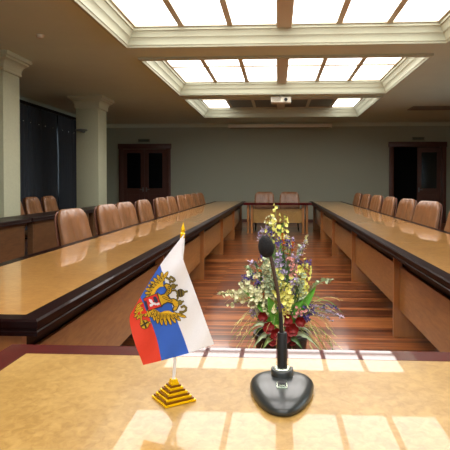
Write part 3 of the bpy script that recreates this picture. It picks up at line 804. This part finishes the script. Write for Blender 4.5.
def rdir(front=.6):
    v = Vector((random.gauss(0, 1), random.gauss(-front, 1), random.gauss(.2, .8)))
    return v.normalized()
def sprig(name, px, py, col, kind='spike', L=.22, dy=0, dens=16, r=.014, base=None, label=None, tilt=None, stemcol='stem'):
    """one flowering stem; px,py = where its tip shows in the photograph, dy = depth in front/behind the pot"""
    tipp = P(px, py, YP+dy)
    b0 = top + Vector((random.uniform(-.07, .07), random.uniform(-.07, .07)+dy*.3, 0)) if base is None else base
    bend = Vector((random.uniform(-.02, .02), random.uniform(-.02, .02), .05 + (.12 if abs(tipp.x-pc.x) > .15 else 0)))
    path = bez(b0, tipp, bend, 12)
    bm = bmesh.new(); tube(bm, path, [.0032*(1-.5*k/12) for k in range(13)], 5, mi=1)
    total = sum((b_-a).length for a, b_ in zip(path, path[1:])); frac = min(.9, L/total)
    for k in range(dens):
        t = 1-frac*(k+random.random()*.6)/dens
        x = t*12; i = min(int(x), 11); q = path[i].lerp(path[i+1], x-i)
        g = (1-t)/frac
        if kind == 'spike':
            d_ = rdir(); q2 = q+d_*(.008+.022*min(1, g*1.4)); bloom(bm, q2, d_, r*(.6+.5*min(1, g*2)), 5)
        elif kind == 'fine':
            d_ = rdir(); petal(bm, q, d_, Vector((0, 0, 1)), r*1.3, r*.4)
        elif kind == 'tuft':
            for j in range(2):
                d_ = rdir(); q2 = q+d_*random.uniform(.004, .03); bloom(bm, q2, d_, r*.7, 5)
        elif kind == 'lav':
            for j in range(3):
                d_ = rdir(.2); petal(bm, q, d_, Vector((0, 0, 1)), r, r*.4)
    o = finish(name, bm, [M[col], M[stemcol]], root, smooth=70)
    if label: o['label'] = label
    return o
S = sprig
# crown of the arrangement
S('yellow_flower_spike', 276, 205, 'yellow', L=.22, dens=14, r=.017)
for x, y, dy in ((285, 214, .02), (271, 216, -.02), (281, 228, -.04), (289, 232, .03)):
    S('yellow_flower_spike', x, y, 'yellow', L=.16, dy=dy, dens=12, r=.014)
S('cream_flower_spike', 270, 217, 'cream', L=.05, dy=-.04, dens=9, r=.011)
for x, y, dy in ((266, 226, 0), (262, 229, .03), (258, 233, .02), (293, 240, .02), (300, 246, .02), (305, 240, .0), (264, 243, -.03), (286, 250, -.06), (279, 245, -.08), (250, 262, .0), (246, 268, .02), (273, 262, -.09), (290, 262, -.08), (298, 272, -.03), (284, 278, -.1), (296, 282, -.08), (262, 276, -.08), (272, 285, -.1)):
    S('silver_flower_sprig', x, y, 'silver_leaf' if random.random() < .5 else 'lilac', 'fine', L=.18, dy=dy, dens=34, r=.018, stemcol='silver_leaf')
for x, y, dy in ((288, 238, -.02), (293, 256, -.07), (284, 270, -.1), (278, 256, -.1), (288, 288, -.12), (279, 298, -.1)):
    S('lilac_flower_sprig', x, y, 'lilac', 'tuft', L=.12, dy=dy, dens=18, r=.013)
for x, y, dy in ((270, 229, -.05), (288, 240, -.07), (266, 247, -.04), (262, 252, -.06), (244, 278, -.06), (256, 281, -.09), (310, 262, -.02), (281, 306, -.15), (295, 292, -.1), (250, 275, -.05), (300, 262, -.02), (278, 240, -.08)):
    S('violet_flower_sprig', x, y, 'violet', 'tuft', L=.05, dy=dy, dens=9, r=.012)
for x, y, dy in ((313, 313, -.12), (308, 318, -.13)):
    S('violet_flower_sprig', x, y, 'violet', 'tuft', L=.06, dy=dy, dens=14, r=.015)
for x, y, dy in ((282, 235, -.06), (284, 243, -.08), (293, 243, -.02), (258, 268, -.08), (254, 277, -.08), (290, 253, -.08), (263, 296, -.1), (272, 300, -.12)):
    S('orange_flower_sprig', x, y, 'orange', 'fine', L=.07, dy=dy, dens=14, r=.016)
for x, y, dy in ((291, 258, -.09), (294, 268, -.09), (288, 309, -.13), (298, 306, -.12), (303, 312, -.12)):
    S('pink_flower_sprig', x, y, 'pink', 'tuft', L=.06, dy=dy, dens=10, r=.014)
# yellow snapdragons on the right flank and middle
for x, y, dy in ((306, 261, -.05), (309, 268, -.02), (302, 272, -.08), (299, 281, -.1), (307, 284, -.08), (291, 276, -.1), (285, 284, -.13), (280, 290, -.13), (278, 268, -.12), (277, 281, -.14), (295, 296, -.12), (301, 292, -.1), (282, 300, -.15), (289, 290, -.14)):
    S('yellow_flower_spike', x, y, 'yellow', L=.17, dy=dy, dens=15, r=.019)
# cream blossoms on the left flank
for x, y, dy in ((240, 284, -.05), (237, 292, -.06), (244, 291, -.08), (251, 296, -.1), (255, 287, -.09), (262, 284, -.1), (266, 280, -.11), (250, 306, -.12), (258, 303, -.13), (268, 296, -.14), (264, 306, -.14), (246, 275, -.04), (233, 298, -.04)):
    S('cream_flower_spike', x, y, 'cream', L=.12, dy=dy, dens=12, r=.018)
S('cream_flower_spike', 228, 305, 'cream', 'spike', L=.03, dy=-.05, dens=3, r=.013)
S('white_leaf_sprig', 219, 295, 'cream', 'fine', L=.16, dy=-.02, dens=30, r=.02)
S('white_leaf_sprig', 307, 237, 'cream', 'fine', L=.12, dy=0, dens=26, r=.018)
S('eucalyptus_sprig', 332, 280, 'silver_leaf', 'fine', L=.22, dy=0, dens=34, r=.02, stemcol='silver_leaf')
for x, y, dy in ((339, 310, -.02), (343, 318, -.04), (333, 322, -.05), (328, 312, -.02)):
    S('lavender_stem', x, y, 'lilac' if y != 310 else 'violet', 'lav', L=.12, dy=dy, dens=12, r=.014)
for k in range(30):
    yy = random.uniform(250, 318)
    S(random.choice(['lilac_flower_sprig', 'silver_flower_sprig']), 279+random.uniform(-1, 1)*(7+(yy-225)*.36), yy, random.choice(['lilac', 'silver_leaf', 'cream', 'silver_leaf']), random.choice(['fine', 'tuft']), L=.12, dy=random.uniform(-.17, 0), dens=16, r=.014, stemcol='silver_leaf')
# grass blades
for k in range(95):
    th = random.uniform(pi, 2*pi) if k % 3 else random.uniform(0, pi); R = random.uniform(.15, .35)
    b0 = top+Vector((cos(th)*.05, sin(th)*.05, .02)); e = Vector((pc.x+cos(th)*R*1.0, pc.y+sin(th)*R*.6-.02, random.uniform(.24, .60)))
    path = bez(b0, e, Vector((0, 0, random.uniform(.12, .26))), 8); bm = bmesh.new()
    tube(bm, path, [.0024*(1-.8*j/8) for j in range(9)], 4)
    if k % 2:
        for j in range(8):
            q = path[8].lerp(path[6], j/8); petal(bm, q, rdir(0)*.4+(path[8]-path[6]).normalized(), Vector((0, 0, 1)), .018, .003)
    finish('grass_blade', bm, M['grass'] if k % 3 else M['leaf'], root)
# broad leaves
def broad(px, py, dy, col, w=.03, base=None, name='leaf', bend=.08, cuts=False, dz=0):
    e = P(px, py, YP+dy); b0 = (top+Vector((0, dy*.5, dz))) if base is None else base
    path = bez(b0, e, Vector((0, -.02, bend)), 12); bm = bmesh.new(); prev = None
    side = (e-b0).cross(Vector((0, -1, .3))).normalized()
    for j, q in enumerate(path):
        t = j/12; ww = w*sin(pi*min(1, t*.93+.07))**.8
        if cuts: ww *= .75+.35*(j % 2)
        r = [bm.verts.new(q-side*ww+Vector((0, -.008, 0))), bm.verts.new(q), bm.verts.new(q+side*ww+Vector((0, -.008, 0)))]
        if prev:
            for k in range(2): bm.faces.new((prev[k], prev[k+1], r[k+1], r[k]))
        prev = r
    bmesh.ops.solidify(bm, geom=bm.faces[:], thickness=.001)
    finish(name, bm, M[col], root, smooth=60)
broad(316, 286, -.12, 'leaf', .028, bend=.0); broad(303, 300, -.14, 'leaf', .025); broad(268, 296, -.16, 'leaf', .028, bend=.05); broad(243, 290, -.1, 'leaf', .012)
broad(257, 306, -.15, 'leaf', .02); broad(248, 268, -.06, 'leaf', .01); broad(254, 260, -.04, 'leaf_dark', .018); broad(282, 222, -.02, 'leaf', .02); broad(270, 238, .0, 'leaf', .012)
for k in range(60):
    yy = random.uniform(235, 322); broad(281+random.uniform(-1, 1)*(8+(yy-225)*.32), yy, random.uniform(-.14, .12), random.choice(['leaf_dark', 'stem', 'silver_leaf', 'leaf_dark']), random.uniform(.010, .02), bend=random.uniform(.0, .1))
for x, y in ((249, 330), (252, 350), (320, 350), (312, 334)):
    broad(x, y, -.18, 'silver_leaf', .014, name='silver_leaf', bend=.14, cuts=True)
for x, y in ((262, 350), (303, 350)):
    broad(x, y, -.19, 'leaf_dark' if x > 270 else 'stem', .016, name='hanging_leaf', bend=.1)
# big red velvet blooms at the foot
for x, y, r in ((264, 316, .035), (268, 328, .04), (276, 333, .04), (286, 320, .045), (292, 329, .045), (284, 338, .045), (301, 321, .035), (273, 341, .035), (292, 341, .03)):
    q = P(x, y, YP-.15+random.uniform(-.02, .02)); bm = bmesh.new()
    ax = Vector((random.uniform(-.4, .4), -1, random.uniform(-.1, .4)))
    bloom(bm, q, ax, r, 6); bloom(bm, q+ax*.008, ax+Vector((.2, 0, .2)), r*.6, 5)
    tube(bm, bez(top+Vector((0, -.04, 0)), q, Vector((0, 0, .05)), 5), .003, 5, mi=1)
    finish('red_flower', bm, [M['red'], M['stem']], root, smooth=70)

# ------------------------------------------------------------------ world + colour management
w = bpy.data.worlds.new('world'); bpy.context.scene.world = w; w.use_nodes = True
bg = w.node_tree.nodes['Background']; bg.inputs[0].default_value = (.82, .92, 1.0, 1); bg.inputs[1].default_value = 2.2
sc = bpy.context.scene
sc.view_settings.view_transform = 'Standard'; sc.view_settings.look = 'None'
sc.view_settings.exposure = .32; sc.view_settings.gamma = 1; sc.view_settings.use_curve_mapping = False
cy = sc.cycles
cy.max_bounces = 8; cy.diffuse_bounces = 5; cy.glossy_bounces = 4
cy.caustics_reflective = False; cy.caustics_refractive = False; cy.sample_clamp_indirect = 4
cy.use_denoising = True
